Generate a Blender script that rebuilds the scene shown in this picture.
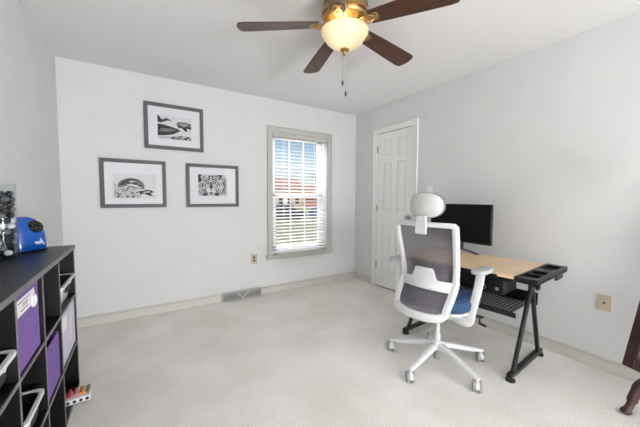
import bpy, bmesh, math, random
from math import sin, cos, pi, radians
from mathutils import Vector, Matrix
random.seed(7)
S = bpy.context.scene
COL = S.collection
for o in list(bpy.data.objects):
    bpy.data.objects.remove(o)

# ------------------------------------------------------------------ camera, sky, lamps, exposure
cd = bpy.data.cameras.new('camera')
cam = bpy.data.objects.new('camera', cd)
COL.objects.link(cam)
YAW, PIT, ROLL, CH = 0.5615, -0.0559, 0.0044, 1.2253
fw = Vector((sin(YAW)*cos(PIT), cos(YAW)*cos(PIT), sin(PIT)))
rt = Vector((cos(YAW), -sin(YAW), 0))
up = rt.cross(fw)
r2 = rt*cos(ROLL) + up*sin(ROLL)
u2 = up*cos(ROLL) - rt*sin(ROLL)
cam.matrix_world = Matrix(((r2.x, u2.x, -fw.x, 0), (r2.y, u2.y, -fw.y, 0), (r2.z, u2.z, -fw.z, CH), (0, 0, 0, 1)))
cd.sensor_width = 36.0
cd.lens = 36.0*290.634/640.0
cd.clip_start = 0.02
S.camera = cam

W = bpy.data.worlds.new('World')
S.world = W
W.use_nodes = True
wn = W.node_tree
wn.nodes.clear()
wo = wn.nodes.new('ShaderNodeOutputWorld')
wb = wn.nodes.new('ShaderNodeBackground')
ws = wn.nodes.new('ShaderNodeTexSky')
ws.sky_type = 'NISHITA'
ws.sun_disc = False
ws.sun_elevation = radians(38)
ws.sun_rotation = radians(150)
ws.air_density = 1.0
ws.dust_density = 1.4
wb.inputs['Strength'].default_value = 0.105
wn.links.new(ws.outputs[0], wb.inputs[0])
wn.links.new(wb.outputs[0], wo.inputs[0])


def lamp(name, kind, loc, energy, color, target=None, **kw):
    d = bpy.data.lights.new(name, kind)
    d.energy = energy
    d.color = color
    for k, v in kw.items():
        setattr(d, k, v)
    o = bpy.data.objects.new(name, d)
    COL.objects.link(o)
    o.location = loc
    if target is not None:
        o.rotation_euler = (Vector(target) - Vector(loc)).to_track_quat('-Z', 'Y').to_euler()
    return o


lamp('sun_on_the_street', 'SUN', (0, -10, 20), 1.9, (1, .95, .87), target=(4, 3, 0), angle=radians(2))
lamp('sky_light_above_window', 'AREA', (1.7, 4.75, 3.45), 430, (.95, .955, 1.0), target=(2.0, 2.0, .5), shape='RECTANGLE', size=2.8, size_y=1.7)
lamp('added_fill_behind_camera', 'AREA', (1.6,-4.0,.5), 240, (.96, .95, 1.0), target=(0.2,-3.0,2.44), shape='RECTANGLE', size=2.0, size_y=.9)  # added fill lamp behind the camera, aimed at the ceiling to brighten the room
S.view_settings.view_transform = 'Standard'
S.view_settings.look = 'None'
S.view_settings.gamma = 1.0
S.view_settings.use_curve_mapping = False
S.view_settings.exposure = 0.5
S.cycles.max_bounces = 12
S.cycles.diffuse_bounces = 8
S.cycles.transparent_max_bounces = 16
S.cycles.caustics_reflective = False
S.cycles.caustics_refractive = False


# ------------------------------------------------------------------ materials
def lin(c):
    c = [x/255.0 for x in c[:3]]
    return tuple(x/12.92 if x <= .04045 else ((x+.055)/1.055)**2.4 for x in c) + (1.0,)


def mat(name, rgb, rough=.6, metal=0.0, var=0.0, vscale=8.0, bump=0.0, bscale=60.0, stretch=None, emit=None, spec=.5, coat=0.0, detail=4.0):
    m = bpy.data.materials.new(name)
    m.use_nodes = True
    nt = m.node_tree
    p = nt.nodes['Principled BSDF']
    p.inputs['Base Color'].default_value = lin(rgb)
    p.inputs['Roughness'].default_value = rough
    p.inputs['Metallic'].default_value = metal
    p.inputs['Specular IOR Level'].default_value = spec
    p.inputs['Coat Weight'].default_value = coat
    tc = nt.nodes.new('ShaderNodeTexCoord')
    mp = nt.nodes.new('ShaderNodeMapping')
    nt.links.new(tc.outputs['Object'], mp.inputs[0])
    if stretch:
        mp.inputs['Scale'].default_value = stretch
    n = nt.nodes.new('ShaderNodeTexNoise')
    n.inputs['Scale'].default_value = vscale
    n.inputs['Detail'].default_value = detail
    nt.links.new(mp.outputs[0], n.inputs['Vector'])
    if var > 0:
        r = nt.nodes.new('ShaderNodeValToRGB')
        a = lin([min(255, max(0, c*(1-var))) for c in rgb])
        b = lin([min(255, max(0, c*(1+var))) for c in rgb])
        r.color_ramp.elements[0].color = a
        r.color_ramp.elements[1].color = b
        r.color_ramp.elements[0].position = .3
        r.color_ramp.elements[1].position = .7
        nt.links.new(n.outputs['Fac'], r.inputs[0])
        nt.links.new(r.outputs[0], p.inputs['Base Color'])
    if bump > 0:
        n2 = nt.nodes.new('ShaderNodeTexNoise')
        n2.inputs['Scale'].default_value = bscale
        n2.inputs['Detail'].default_value = 5.0
        nt.links.new(mp.outputs[0], n2.inputs['Vector'])
        bp = nt.nodes.new('ShaderNodeBump')
        bp.inputs['Strength'].default_value = bump
        bp.inputs['Distance'].default_value = .01
        nt.links.new(n2.outputs['Fac'], bp.inputs['Height'])
        nt.links.new(bp.outputs[0], p.inputs['Normal'])
    if emit:
        p.inputs['Emission Color'].default_value = lin(rgb)
        p.inputs['Emission Strength'].default_value = emit
    return m


def see_through(name, rgb, alpha, rough=.7):
    m = mat(name, rgb, rough)
    nt = m.node_tree
    p = nt.nodes['Principled BSDF']
    tr = nt.nodes.new('ShaderNodeBsdfTransparent')
    mx = nt.nodes.new('ShaderNodeMixShader')
    mx.inputs[0].default_value = alpha
    nt.links.new(tr.outputs[0], mx.inputs[1])
    nt.links.new(p.outputs[0], mx.inputs[2])
    nt.links.new(mx.outputs[0], nt.nodes['Material Output'].inputs[0])
    return m


def thin_glass(name, tint=(1, 1, 1), refl=.07, edge=.45):
    m = bpy.data.materials.new(name)
    m.use_nodes = True
    nt = m.node_tree
    nt.nodes.remove(nt.nodes['Principled BSDF'])
    tr = nt.nodes.new('ShaderNodeBsdfTransparent')
    tr.inputs[0].default_value = (*tint, 1)
    gl = nt.nodes.new('ShaderNodeBsdfGlossy')
    gl.inputs['Roughness'].default_value = .03
    lw = nt.nodes.new('ShaderNodeLayerWeight')
    lw.inputs[0].default_value = .25
    mt = nt.nodes.new('ShaderNodeMath')
    mt.operation = 'MULTIPLY_ADD'
    mt.inputs[1].default_value = edge
    mt.inputs[2].default_value = refl*.4
    nt.links.new(lw.outputs['Fresnel'], mt.inputs[0])
    mx = nt.nodes.new('ShaderNodeMixShader')
    nt.links.new(mt.outputs[0], mx.inputs[0])
    nt.links.new(tr.outputs[0], mx.inputs[1])
    nt.links.new(gl.outputs[0], mx.inputs[2])
    nt.links.new(mx.outputs[0], nt.nodes['Material Output'].inputs[0])
    return m


M = dict(
    wall=mat('wall_paint', (210, 211, 210), .85, var=.008, vscale=3, bump=.05, bscale=180),
    ceiling=mat('ceiling_paint', (219, 219, 218), .9, bump=.04, bscale=120),
    trim=mat('trim_paint', (200, 199, 191), .5, var=.01),
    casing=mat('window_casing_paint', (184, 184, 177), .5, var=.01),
    door=mat('door_paint', (228, 228, 225), .45),
    vinyl=mat('window_vinyl', (240, 241, 242), .4),
    slat=mat('blind_slat', (244, 244, 244), .5),
    grey_metal=mat('vent_grey', (184, 184, 180), .5, .0),
    brass=mat('antique_brass', (168, 138, 90), .32, .9, var=.06, vscale=12),
    walnut=mat('walnut_blade', (68, 41, 28), .42, var=.28, vscale=9, stretch=(1.2, 14, 14), coat=.1, spec=.4),
    frame=mat('grey_frame_wood', (84, 84, 85), .55, var=.05, vscale=20),
    mat_board=mat('white_mat_board', (224, 224, 229), .8),
    paper=mat('print_paper', (212, 212, 214), .8, var=.03, vscale=30),
    ink=mat('black_ink', (24, 24, 26), .8, var=.5, vscale=70),
    ink_grey=mat('grey_hatching', (96, 96, 97), .8, var=.45, vscale=110),
    ink_pale=mat('pale_hatching', (178, 178, 178), .8, var=.22, vscale=120),
    beige=mat('beige_plate', (188, 175, 152), .45),
    brown=mat('brown_receptacle', (112, 84, 62), .5),
    white_plastic=mat('white_plastic', (228, 228, 227), .42),
    chair_white=mat('chair_white_plastic', (216, 216, 217), .4),
    headrest_shell=mat('headrest_shell_plastic', (198, 199, 197), .5),
    chair_grey=mat('chair_grey_plastic', (150, 152, 154), .5),
    pad_grey=mat('armrest_grey_pad', (172, 174, 176), .6),
    rim_grey=mat('headrest_rim', (110, 110, 108), .6),
    mesh_grey=see_through('chair_mesh', (104, 100, 106), .78, .8),
    seat_blue=mat('blue_seat_fabric', (48, 78, 114), .9, var=.1, vscale=60, bump=.2, bscale=300),
    dark_grey=mat('dark_grey_plastic', (70, 70, 70), .5),
    black=mat('black_powder_coat', (17, 17, 19), .42, var=.08, vscale=30),
    black_lam=mat('black_laminate', (12, 12, 14), .36, var=.06, vscale=30),
    edge=mat('laminate_edge', (112, 111, 114), .5),
    rubber=mat('black_rubber', (20, 20, 21), .7),
    screen=mat('black_screen', (5, 5, 6), .4, spec=.2),
    steel=mat('brushed_steel', (170, 170, 172), .3, .9),
    purple=mat('purple_felt', (124, 92, 162), .9, var=.07, vscale=40, bump=.15, bscale=260),
    lilac=mat('white_lilac_fabric', (206, 202, 216), .85, var=.07, vscale=18, stretch=(1, 1, .25)),
    card=mat('white_card', (232, 232, 232), .7),
    liner=mat('dark_liner', (26, 26, 28), .6),
    blue=mat('glossy_blue_plastic', (4, 84, 176), .22, coat=.5),
    black_gloss=mat('black_gloss', (14, 14, 16), .2),
    pebble_a=mat('black_pebble', (16, 17, 20), .1, var=.3, vscale=40),
    pebble_b=mat('slate_pebble', (80, 86, 94), .12, var=.3, vscale=50),
    pebble_c=mat('pale_pebble', (205, 208, 210), .25, var=.12, vscale=50),
    mahogany=mat('mahogany', (58, 24, 20), .3, var=.2, vscale=8, stretch=(6, 6, 1), coat=.4),
    mirror=mat('mirror_glass', (235, 238, 238), .03, 1.0),
    grass=mat('lawn', (150, 150, 104), .95, var=.18, vscale=1.5),
    asphalt=mat('asphalt', (150, 150, 152), .9, var=.06, vscale=3),
    siding=mat('tan_siding', (206, 172, 150), .8, var=.05, vscale=2, stretch=(.1, .1, 6)),
    roof=mat('shingle_roof', (176, 128, 104), .85, var=.12, vscale=6),
    brick=mat('red_brick_wall', (178, 120, 100), .85, var=.15, vscale=10),
    dark_win=mat('house_window_glass', (60, 70, 84), .2),
    bark=mat('bark', (110, 92, 84), .9, var=.2, vscale=9),
    car_blue=mat('blue_car_paint', (38, 78, 138), .25, coat=.6),
    car_dark=mat('dark_car_paint', (52, 62, 78), .25, coat=.6),
    red=mat('red_cap', (190, 52, 48), .45), orange=mat('orange_cap', (222, 130, 58), .45),
    navy=mat('navy_cap', (36, 52, 110), .45), pink=mat('pink_cap', (206, 110, 120), .45),
    olive=mat('olive_cap', (130, 122, 70), .45), plum=mat('plum_cap', (104, 58, 110), .45),
    glass=thin_glass('window_pane_glass'),
    art_glass=thin_glass('picture_glass', (1, 1, 1), .02),
    vase_glass=thin_glass('vase_glass', (.97, .985, .985), .02, .22),
)


def carpet_material():
    m = mat('cream_carpet', (206, 201, 191), .95, spec=.15)
    nt = m.node_tree
    p = nt.nodes['Principled BSDF']
    tc = nt.nodes['Texture Coordinate']
    a = nt.nodes.new('ShaderNodeTexNoise'); a.inputs['Scale'].default_value = 2.6; a.inputs['Detail'].default_value = 5
    b = nt.nodes.new('ShaderNodeTexNoise'); b.inputs['Scale'].default_value = 130; b.inputs['Detail'].default_value = 6
    c = nt.nodes.new('ShaderNodeTexNoise'); c.inputs['Scale'].default_value = 420; c.inputs['Detail'].default_value = 3
    for n in (a, b, c):
        nt.links.new(tc.outputs['Object'], n.inputs['Vector'])
    s1 = nt.nodes.new('ShaderNodeMath'); s1.operation = 'MULTIPLY_ADD'; s1.inputs[1].default_value = .55
    nt.links.new(a.outputs['Fac'], s1.inputs[0]); nt.links.new(b.outputs['Fac'], s1.inputs[2])
    s2 = nt.nodes.new('ShaderNodeMath'); s2.operation = 'MULTIPLY_ADD'; s2.inputs[1].default_value = .5
    nt.links.new(c.outputs['Fac'], s2.inputs[0]); nt.links.new(s1.outputs[0], s2.inputs[2])
    r = nt.nodes.new('ShaderNodeValToRGB')
    r.color_ramp.elements[0].position = .72; r.color_ramp.elements[0].color = lin((222, 218, 210))
    r.color_ramp.elements[1].position = 1.25; r.color_ramp.elements[1].color = lin((248, 246, 241))
    r.color_ramp.elements[1].position = 1.0
    sc = nt.nodes.new('ShaderNodeMath'); sc.operation = 'MULTIPLY'; sc.inputs[1].default_value = .83
    nt.links.new(s2.outputs[0], sc.inputs[0])
    nt.links.new(sc.outputs[0], r.inputs[0]); nt.links.new(r.outputs[0], p.inputs['Base Color'])
    bp = nt.nodes.new('ShaderNodeBump'); bp.inputs['Strength'].default_value = .8; bp.inputs['Distance'].default_value = .006
    nt.links.new(s2.outputs[0], bp.inputs['Height']); nt.links.new(bp.outputs[0], p.inputs['Normal'])
    return m


def wood_material():
    m = mat('maple_desktop', (226, 196, 158), .42, var=.06, vscale=5, stretch=(14, 1.2, 6))
    return m


def perforated_material():
    m = mat('perforated_black_steel', (18, 18, 20), .45)
    nt = m.node_tree
    p = nt.nodes['Principled BSDF']
    tc = nt.nodes['Texture Coordinate']
    sep = nt.nodes.new('ShaderNodeSeparateXYZ')
    nt.links.new(tc.outputs['Object'], sep.inputs[0])
    outs = []
    for ax in ('X', 'Y'):
        f = nt.nodes.new('ShaderNodeMath'); f.operation = 'MULTIPLY'; f.inputs[1].default_value = 2*pi/.027
        nt.links.new(sep.outputs[ax], f.inputs[0])
        g = nt.nodes.new('ShaderNodeMath'); g.operation = 'SINE'
        nt.links.new(f.outputs[0], g.inputs[0]); outs.append(g)
    mu = nt.nodes.new('ShaderNodeMath'); mu.operation = 'ADD'
    nt.links.new(outs[0].outputs[0], mu.inputs[0]); nt.links.new(outs[1].outputs[0], mu.inputs[1])
    gt = nt.nodes.new('ShaderNodeMath'); gt.operation = 'GREATER_THAN'; gt.inputs[1].default_value = .35
    nt.links.new(mu.outputs[0], gt.inputs[0])
    tr = nt.nodes.new('ShaderNodeBsdfTransparent')
    mx = nt.nodes.new('ShaderNodeMixShader')
    nt.links.new(gt.outputs[0], mx.inputs[0]); nt.links.new(p.outputs[0], mx.inputs[1]); nt.links.new(tr.outputs[0], mx.inputs[2])
    nt.links.new(mx.outputs[0], nt.nodes['Material Output'].inputs[0])
    return m


M['carpet'] = carpet_material()
M['wood'] = wood_material()
M['perforated'] = perforated_material()


# ------------------------------------------------------------------ mesh helpers
class B:
    def __init__(self):
        self.bm = bmesh.new()
        self.mats = []
        self.mi = 0

    def use(self, m):
        if m not in self.mats:
            self.mats.append(m)
        self.mi = self.mats.index(m)
        return self

    def face(self, vs, smooth=False):
        try:
            f = self.bm.faces.new(vs)
            f.material_index = self.mi
            f.smooth = smooth
        except ValueError:
            pass

    def box(self, x0, x1, y0, y1, z0, z1, T=None):
        pts = [(x, y, z) for z in (z0, z1) for (x, y) in ((x0, y0), (x1, y0), (x1, y1), (x0, y1))]
        v = [self.bm.verts.new(T @ Vector(p) if T else p) for p in pts]
        for q in ((3, 2, 1, 0), (4, 5, 6, 7), (0, 1, 5, 4), (1, 2, 6, 5), (2, 3, 7, 6), (3, 0, 4, 7)):
            self.face([v[i] for i in q])
        return self

    def loops(self, rings, closed=True, caps=True, smooth=True, ring_closed=False):
        vv = [[self.bm.verts.new(p) for p in r] for r in rings]
        n = len(vv[0])
        m = len(vv)
        for i in range(m if ring_closed else m-1):
            a, b = vv[i], vv[(i+1) % m]
            for k in range(n if closed else n-1):
                self.face([a[k], a[(k+1) % n], b[(k+1) % n], b[k]], smooth)
        if caps and closed and not ring_closed:
            self.face(list(reversed(vv[0])))
            self.face(vv[-1])
        return self

    def cyl(self, p0, p1, r0, r1=None, n=16, smooth=True):
        p0, p1 = Vector(p0), Vector(p1)
        r1 = r0 if r1 is None else r1
        d = (p1-p0).normalized()
        a = d.orthogonal().normalized()
        b = d.cross(a)
        rings = [[p + (a*cos(2*pi*k/n) + b*sin(2*pi*k/n))*r for k in range(n)] for p, r in ((p0, r0), (p1, r1))]
        return self.loops(rings, smooth=smooth)

    def lathe(self, prof, n=32, T=None, caps=True):
        rings = []
        for r, z in prof:
            ring = [Vector((r*cos(2*pi*k/n), r*sin(2*pi*k/n), z)) for k in range(n)]
            rings.append([T @ p for p in ring] if T else ring)
        return self.loops(rings, caps=caps)

    def tube(self, pts, r, n=10, upv=(0, 0, 1), closed=False, flat=None):
        """sweep; r is a number or a list; flat=(a,b) makes an a x b rounded oblong section (a along side, b along up)"""
        P = [Vector(p) for p in pts]
        rings = []
        L = len(P)
        for i, p in enumerate(P):
            if closed:
                d = (P[(i+1) % L] - P[(i-1) % L]).normalized()
            else:
                d = (P[min(i+1, L-1)] - P[max(i-1, 0)]).normalized()
            side = d.cross(Vector(upv))
            if side.length < 1e-4:
                side = d.orthogonal()
            side.normalize()
            u = side.cross(d).normalized()
            rr = r[i] if isinstance(r, (list, tuple)) else r
            ring = []
            for k in range(n):
                t = 2*pi*k/n
                c, s = cos(t), sin(t)
                if flat:
                    fa, fb = flat[i] if isinstance(flat, list) else flat
                    e = .5
                    c = math.copysign(abs(c)**e, c)*fa
                    s = math.copysign(abs(s)**e, s)*fb
                    ring.append(p + side*c + u*s)
                else:
                    ring.append(p + (side*c + u*s)*rr)
            rings.append(ring)
        return self.loops(rings, caps=not closed, ring_closed=closed)

    def prism(self, poly, h0, h1, T=None):
        a = [self.bm.verts.new(T @ Vector((x, y, h0)) if T else (x, y, h0)) for x, y in poly]
        b = [self.bm.verts.new(T @ Vector((x, y, h1)) if T else (x, y, h1)) for x, y in poly]
        n = len(poly)
        self.face(list(reversed(a)))
        self.face(b)
        for i in range(n):
            self.face([a[i], a[(i+1) % n], b[(i+1) % n], b[i]])
        return self

    def sheet(self, fn, nu, nv, smooth=True):
        v = [[self.bm.verts.new(fn(i/nu, j/nv)) for j in range(nv+1)] for i in range(nu+1)]
        for i in range(nu):
            for j in range(nv):
                self.face([v[i][j], v[i+1][j], v[i+1][j+1], v[i][j+1]], smooth)
        return self

    def ball(self, c, r, seg=14, rings=9, scale=(1, 1, 1)):
        c = Vector(c)
        R = []
        for i in range(1, rings):
            t = pi*i/rings
            R.append([c + Vector((r*sin(t)*cos(2*pi*k/seg)*scale[0], r*sin(t)*sin(2*pi*k/seg)*scale[1], -r*cos(t)*scale[2])) for k in range(seg)])
        return self.loops(R)

    def obj(self, name, material=None, parent=None, bevel=0, seg=2, solid=0, sub=0, offset=-1, recalc=True):
        if recalc:
            bmesh.ops.recalc_face_normals(self.bm, faces=self.bm.faces)
        me = bpy.data.meshes.new(name)
        self.bm.to_mesh(me)
        self.bm.free()
        me.set_sharp_from_angle(angle=radians(38))
        for m in (self.mats or [material]):
            me.materials.append(m)
        o = bpy.data.objects.new(name, me)
        COL.objects.link(o)
        if parent:
            o.parent = parent
        if solid:
            d = o.modifiers.new('solid', 'SOLIDIFY')
            d.thickness = solid
            d.offset = offset
        if bevel:
            d = o.modifiers.new('bevel', 'BEVEL')
            d.width = bevel
            d.segments = seg
            d.limit_method = 'ANGLE'
            d.angle_limit = radians(40)
        if sub:
            d = o.modifiers.new('sub', 'SUBSURF')
            d.levels = sub
            d.render_levels = sub
        return o


def thing(name, label, cat, loc=(0, 0, 0), rz=0.0, group=None):
    o = bpy.data.objects.new(name, None)
    o.empty_display_size = .05
    COL.objects.link(o)
    o.location = loc
    o.rotation_euler = (0, 0, rz)
    return tag(o, label, cat, group)


def tag(o, label, cat, group=None, kind=None):
    o['label'] = label
    o['category'] = cat
    if group:
        o['group'] = group
    if kind:
        o['kind'] = kind
    return o


def struct(o):
    o['kind'] = 'structure'
    return o


def root(name, loc=(0, 0, 0), rz=0.0):
    o = bpy.data.objects.new(name, None)
    o.empty_display_size = .05
    COL.objects.link(o)
    o.location = loc
    o.rotation_euler = (0, 0, rz)
    return struct(o)


def box(name, m, x0, x1, y0, y1, z0, z1, parent=None, bevel=0, T=None, seg=2):
    return B().box(x0, x1, y0, y1, z0, z1, T).obj(name, m, parent, bevel, seg)


def copy_tree(o, parent=None):
    c = o.copy()
    COL.objects.link(c)
    c.parent = parent
    for ch in [k for k in bpy.data.objects if k.parent == o]:
        copy_tree(ch, c)
    return c


def smooth_path(ctrl, n=8):
    """Catmull-Rom through the points"""
    P = [Vector(p) for p in ctrl]
    P = [P[0]*2-P[1]] + P + [P[-1]*2-P[-2]]
    out = []
    for i in range(1, len(P)-2):
        for k in range(n):
            t = k/n
            a, b, c, d = P[i-1], P[i], P[i+1], P[i+2]
            out.append(.5*((2*b) + (c-a)*t + (2*a-5*b+4*c-d)*t*t + (3*b-a-3*c+d)*t**3))
    out.append(P[-2])
    return out


# ------------------------------------------------------------------ room shell
XR, YB, H, YR = 2.79, 3.438, 2.44, -6.0
LSL = 0.032                                     # the left wall is a shade out of square


def xl(y):
    return -0.574 - LSL*(YB-y)


struct(box('floor', M['carpet'], -1.1, XR+.15, YR-.2, YB+.16, -.06, 0))
struct(box('ceiling', M['ceiling'], -1.1, XR+.15, YR-.2, YB+.16, H, H+.1))
WX0, WX1, WZ0, WZ1 = 1.442, 2.280, .485, 2.045
b = B()
b.box(-.8, WX0, YB, YB+.16, 0, H).box(WX1, XR+.15, YB, YB+.16, 0, H)
b.box(WX0, WX1, YB, YB+.16, 0, WZ0).box(WX0, WX1, YB, YB+.16, WZ1, H)
struct(b.obj('wall_back', M['wall']))
DY0, DY1, DZ = 2.350, 2.970, 2.080
b = B()
b.box(XR, XR+.15, YR-.2, DY0, 0, H).box(XR, XR+.15, DY1, YB, 0, H).box(XR, XR+.15, DY0, DY1, DZ, H)
b.box(XR+.09, XR+.15, DY0, DY1, 0, DZ)
struct(b.obj('wall_right', M['wall']))
b = B()
b.prism([(xl(YB), YB), (xl(YB)-.15, YB), (xl(YR)-.15, YR-.2), (xl(YR), YR-.2)], 0, H)
struct(b.obj('wall_left', M['wall']))
b = B()                                          # rear wall, behind the camera
b.box(-1.1, XR+.15, YR-.12, YR, 0, H)
struct(b.obj('wall_rear', M['wall']))

# baseboards: board with a moulded cap
def baseboard(b, axis, a0, a1, c, sgn):
    for d, z0, z1 in ((.014, 0, .075), (.019, .075, .083), (.010, .083, .094)):
        if axis == 'x':
            b.box(a0, a1, min(c, c+sgn*d), max(c, c+sgn*d), z0, z1)
        else:
            b.box(min(c, c+sgn*d), max(c, c+sgn*d), a0, a1, z0, z1)


b = B(); baseboard(b, 'x', xl(YB), .808, YB, -1); baseboard(b, 'x', 1.288, XR, YB, -1)
struct(b.obj('baseboard_back', M['trim'], bevel=.003))
b = B(); baseboard(b, 'y', YR, 2.290, XR, -1); baseboard(b, 'y', 3.03, YB, XR, -1)
struct(b.obj('baseboard_right', M['trim'], bevel=.003))

# ------------------------------------------------------------------ window
w = root('window_1', (0, YB, 0))
b = B()
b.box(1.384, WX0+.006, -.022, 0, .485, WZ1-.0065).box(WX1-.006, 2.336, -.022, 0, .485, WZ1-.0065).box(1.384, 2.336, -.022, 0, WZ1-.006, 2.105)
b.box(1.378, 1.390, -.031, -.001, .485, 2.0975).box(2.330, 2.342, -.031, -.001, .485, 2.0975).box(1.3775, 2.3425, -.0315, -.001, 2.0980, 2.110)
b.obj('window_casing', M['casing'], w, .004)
b = B(); b.box(1.356, 2.362, -.055, .09, .462, .487).box(1.372, 2.346, -.024, 0, .425, .462)
b.obj('window_sill', M['casing'], w, .005)
b = B()
b.box(WX0, WX0+.012, 0, .15, WZ0, WZ1).box(WX1-.012, WX1, 0, .15, WZ0, WZ1).box(WX0, WX1, 0, .15, WZ1-.012, WZ1)
b.box(WX0+.012, WX0+.035, .075, .15, WZ0, WZ1).box(WX1-.035, WX1-.012, .075, .15, WZ0, WZ1).box(WX0, WX1, .075, .15, WZ0, WZ0+.03)
b.obj('window_jamb', M['vinyl'], w)


def sash(name, z0, z1, y0, y1, bot, top):
    sx0, sx1 = WX0+.035, WX1-.035
    b = B()
    b.box(sx0, sx0+.06, y0, y1, z0, z1).box(sx1-.06, sx1, y0, y1, z0, z1)
    b.box(sx0, sx1, y0, y1, z0, z0+bot).box(sx0, sx1, y0, y1, z1-top, z1)
    o = b.obj(name, M['vinyl'], w, .004)
    g0, g1, h0, h1 = sx0+.06, sx1-.06, z0+bot, z1-top
    ym = (y0+y1)/2
    box('pane', M['glass'], g0, g1, ym-.002, ym+.002, h0, h1, o)
    b = B()
    for k in (1, 2):
        x = g0+(g1-g0)*k/3
        b.box(x-.006, x+.006, ym-.008, ym+.008, h0, h1)
    z = (h0+h1)/2
    b.box(g0, g1, ym-.007, ym+.007, z-.008, z+.008)
    b.obj('muntin', M['vinyl'], o)
    return o


sash('upper_sash', 1.235, 2.03, .118, .148, .045, .05)
sash('lower_sash', .515, 1.275, .084, .114, .065, .042)

bl = thing('window_blind', 'white horizontal slatted blind lowered over the window', 'blind', (0, YB, 0))
b = B(); b.box(WX0+.014, WX1-.014, -.012, .052, 1.985, 2.035)
b.obj('head_rail', M['casing'], bl, .004)
b = B()
nsl, zt, zb = 33, 1.962, .560
for i in range(nsl):
    z = zt + (zb-zt)*i/(nsl-1)
    T = Matrix.Translation((0, .026, z)) @ Matrix.Rotation(radians(11), 4, 'X')
    b.box(WX0+.016, WX1-.016, -.0235, .0235, -.001, .001, T)
b.obj('slat_panel', M['slat'], bl)
b = B(); b.box(WX0+.016, WX1-.016, .004, .048, .512, .532)
b.obj('bottom_rail', M['slat'], bl, .003)
b = B()
for x in (1.62, 2.10):
    for y in (.001, .051):
        b.box(x-.0015, x+.0015, y-.0008, y+.0008, .53, 1.99)
b.obj('ladder_cord', M['slat'], bl)
b = B(); b.cyl((2.222, -.006, 1.99), (2.222, -.006, 1.22), .003, n=8); b.cyl((2.222, -.006, 1.22), (2.222, -.006, 1.17), .006, .008, n=10)
b.obj('lift_cord', M['slat'], bl)

# ------------------------------------------------------------------ closet door
d = root('door_1', (XR, 0, 0))
b = B()
for (y0, y1, z0, z1) in ((2.292, 2.352, 0, 2.0775), (2.968, 3.028, 0, 2.0775), (2.292, 3.028, 2.078, 2.142)):
    b.box(-.016, 0, y0, y1, z0, z1)
b.box(-.024, -.001, 2.288, 2.302, 0, 2.1315).box(-.024, -.001, 3.018, 3.032, 0, 2.1315).box(-.0245, -.001, 2.2875, 3.0325, 2.132, 2.146)
b.obj('door_casing', M['door'], d, .004)
# six panel slab: stiles, rails and recessed raised panels
sy0, sy1, sz0, sz1 = 2.356, 2.964, .022, 2.072
yc = (sy0+sy1)/2
b = B()
st = .105
b.box(-.004, .034, sy0, sy0+st, sz0, sz1).box(-.004, .034, sy1-st, sy1, sz0, sz1).box(-.004, .034, yc-.045, yc+.045, sz0, sz1)
rails = [(sz0, .225), (.85, 1.045), (1.685, 1.775), (1.975, sz1)]
for z0, z1 in rails:
    b.box(-.004, .034, sy0+st, yc-.045, z0, z1)
    b.box(-.004, .034, yc+.045, sy1-st, z0, z1)
cells = [(.225, .85), (1.045, 1.685), (1.775, 1.975)]
slab = b.obj('door_slab', M['door'], d, .003)
for (z0, z1) in cells:
    for (y0, y1) in ((sy0+st, yc-.045), (yc+.045, sy1-st)):
        b = B()
        b.box(.010, .030, y0, y1, z0, z1)
        i = .028
        rings = [[Vector((x, *p)) for p in ((y0+q, z0+q), (y1-q, z0+q), (y1-q, z1-q), (y0+q, z1-q))] for x, q in ((.010, .010), (.0, i), (-.001, i+.004))]
        b.loops(rings, smooth=False)
        b.obj('door_panel', M['door'], slab, .0015)
for z in (.31, 1.08, 1.87):
    b = B(); b.cyl((-.008, 2.967, z-.045), (-.008, 2.967, z+.045), .007, n=10).box(-.0055, -.002, 2.945, 2.966, z-.042, z+.042)
    b.obj('hinge', M['steel'], d)
b = B()
T = Matrix.Translation((-.004, 2.405, .985)) @ Matrix.Rotation(-pi/2, 4, 'Y')
b.lathe([(.030, 0), (.030, .006), (.012, .010), (.011, .028), (.022, .036), (.028, .048), (.024, .060), (.010, .064)], 20, T)
b.obj('door_knob', M['steel'], d)

# ------------------------------------------------------------------ wall fittings
v = thing('floor_vent_register', 'grey metal baseboard vent register below the wall outlet', 'vent', (1.048, YB, 0))
b = B(); b.box(-.238, .238, -.040, -.002, .006, .016).box(-.238, .238, -.022, -.002, .086, .100).box(-.238, -.226, -.040, -.002, .006, .098).box(.226, .238, -.040, -.002, .006, .098)
b.obj('vent_frame', M['grey_metal'], v, .002)
b = B()
for i in range(7):
    z = .022+i*.0095
    b.box(-.226, .226, -.034+i*.0018, -.022+i*.0018, z, z+.0035)
b.box(-.226, .226, -.012, -.006, .014, .09)
b.obj('louver_panel', mat('vent_louver', (172, 172, 170), .5, .0), v)
b = B()
for s in (-1, 1):
    b.tube([(0, -.041, .022), (s*.075, -.040, .084)], .0055, 8)
b.obj('damper_lever', M['card'], v)


def wall_plate(name, label, cat, loc, rz, plate, w_, h_):
    t = thing(name, label, cat, loc, rz)
    b = B(); b.box(-w_/2, w_/2, -.006, 0, -h_/2, h_/2)
    b.obj('cover_plate', plate, t, .002)
    return t


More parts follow.
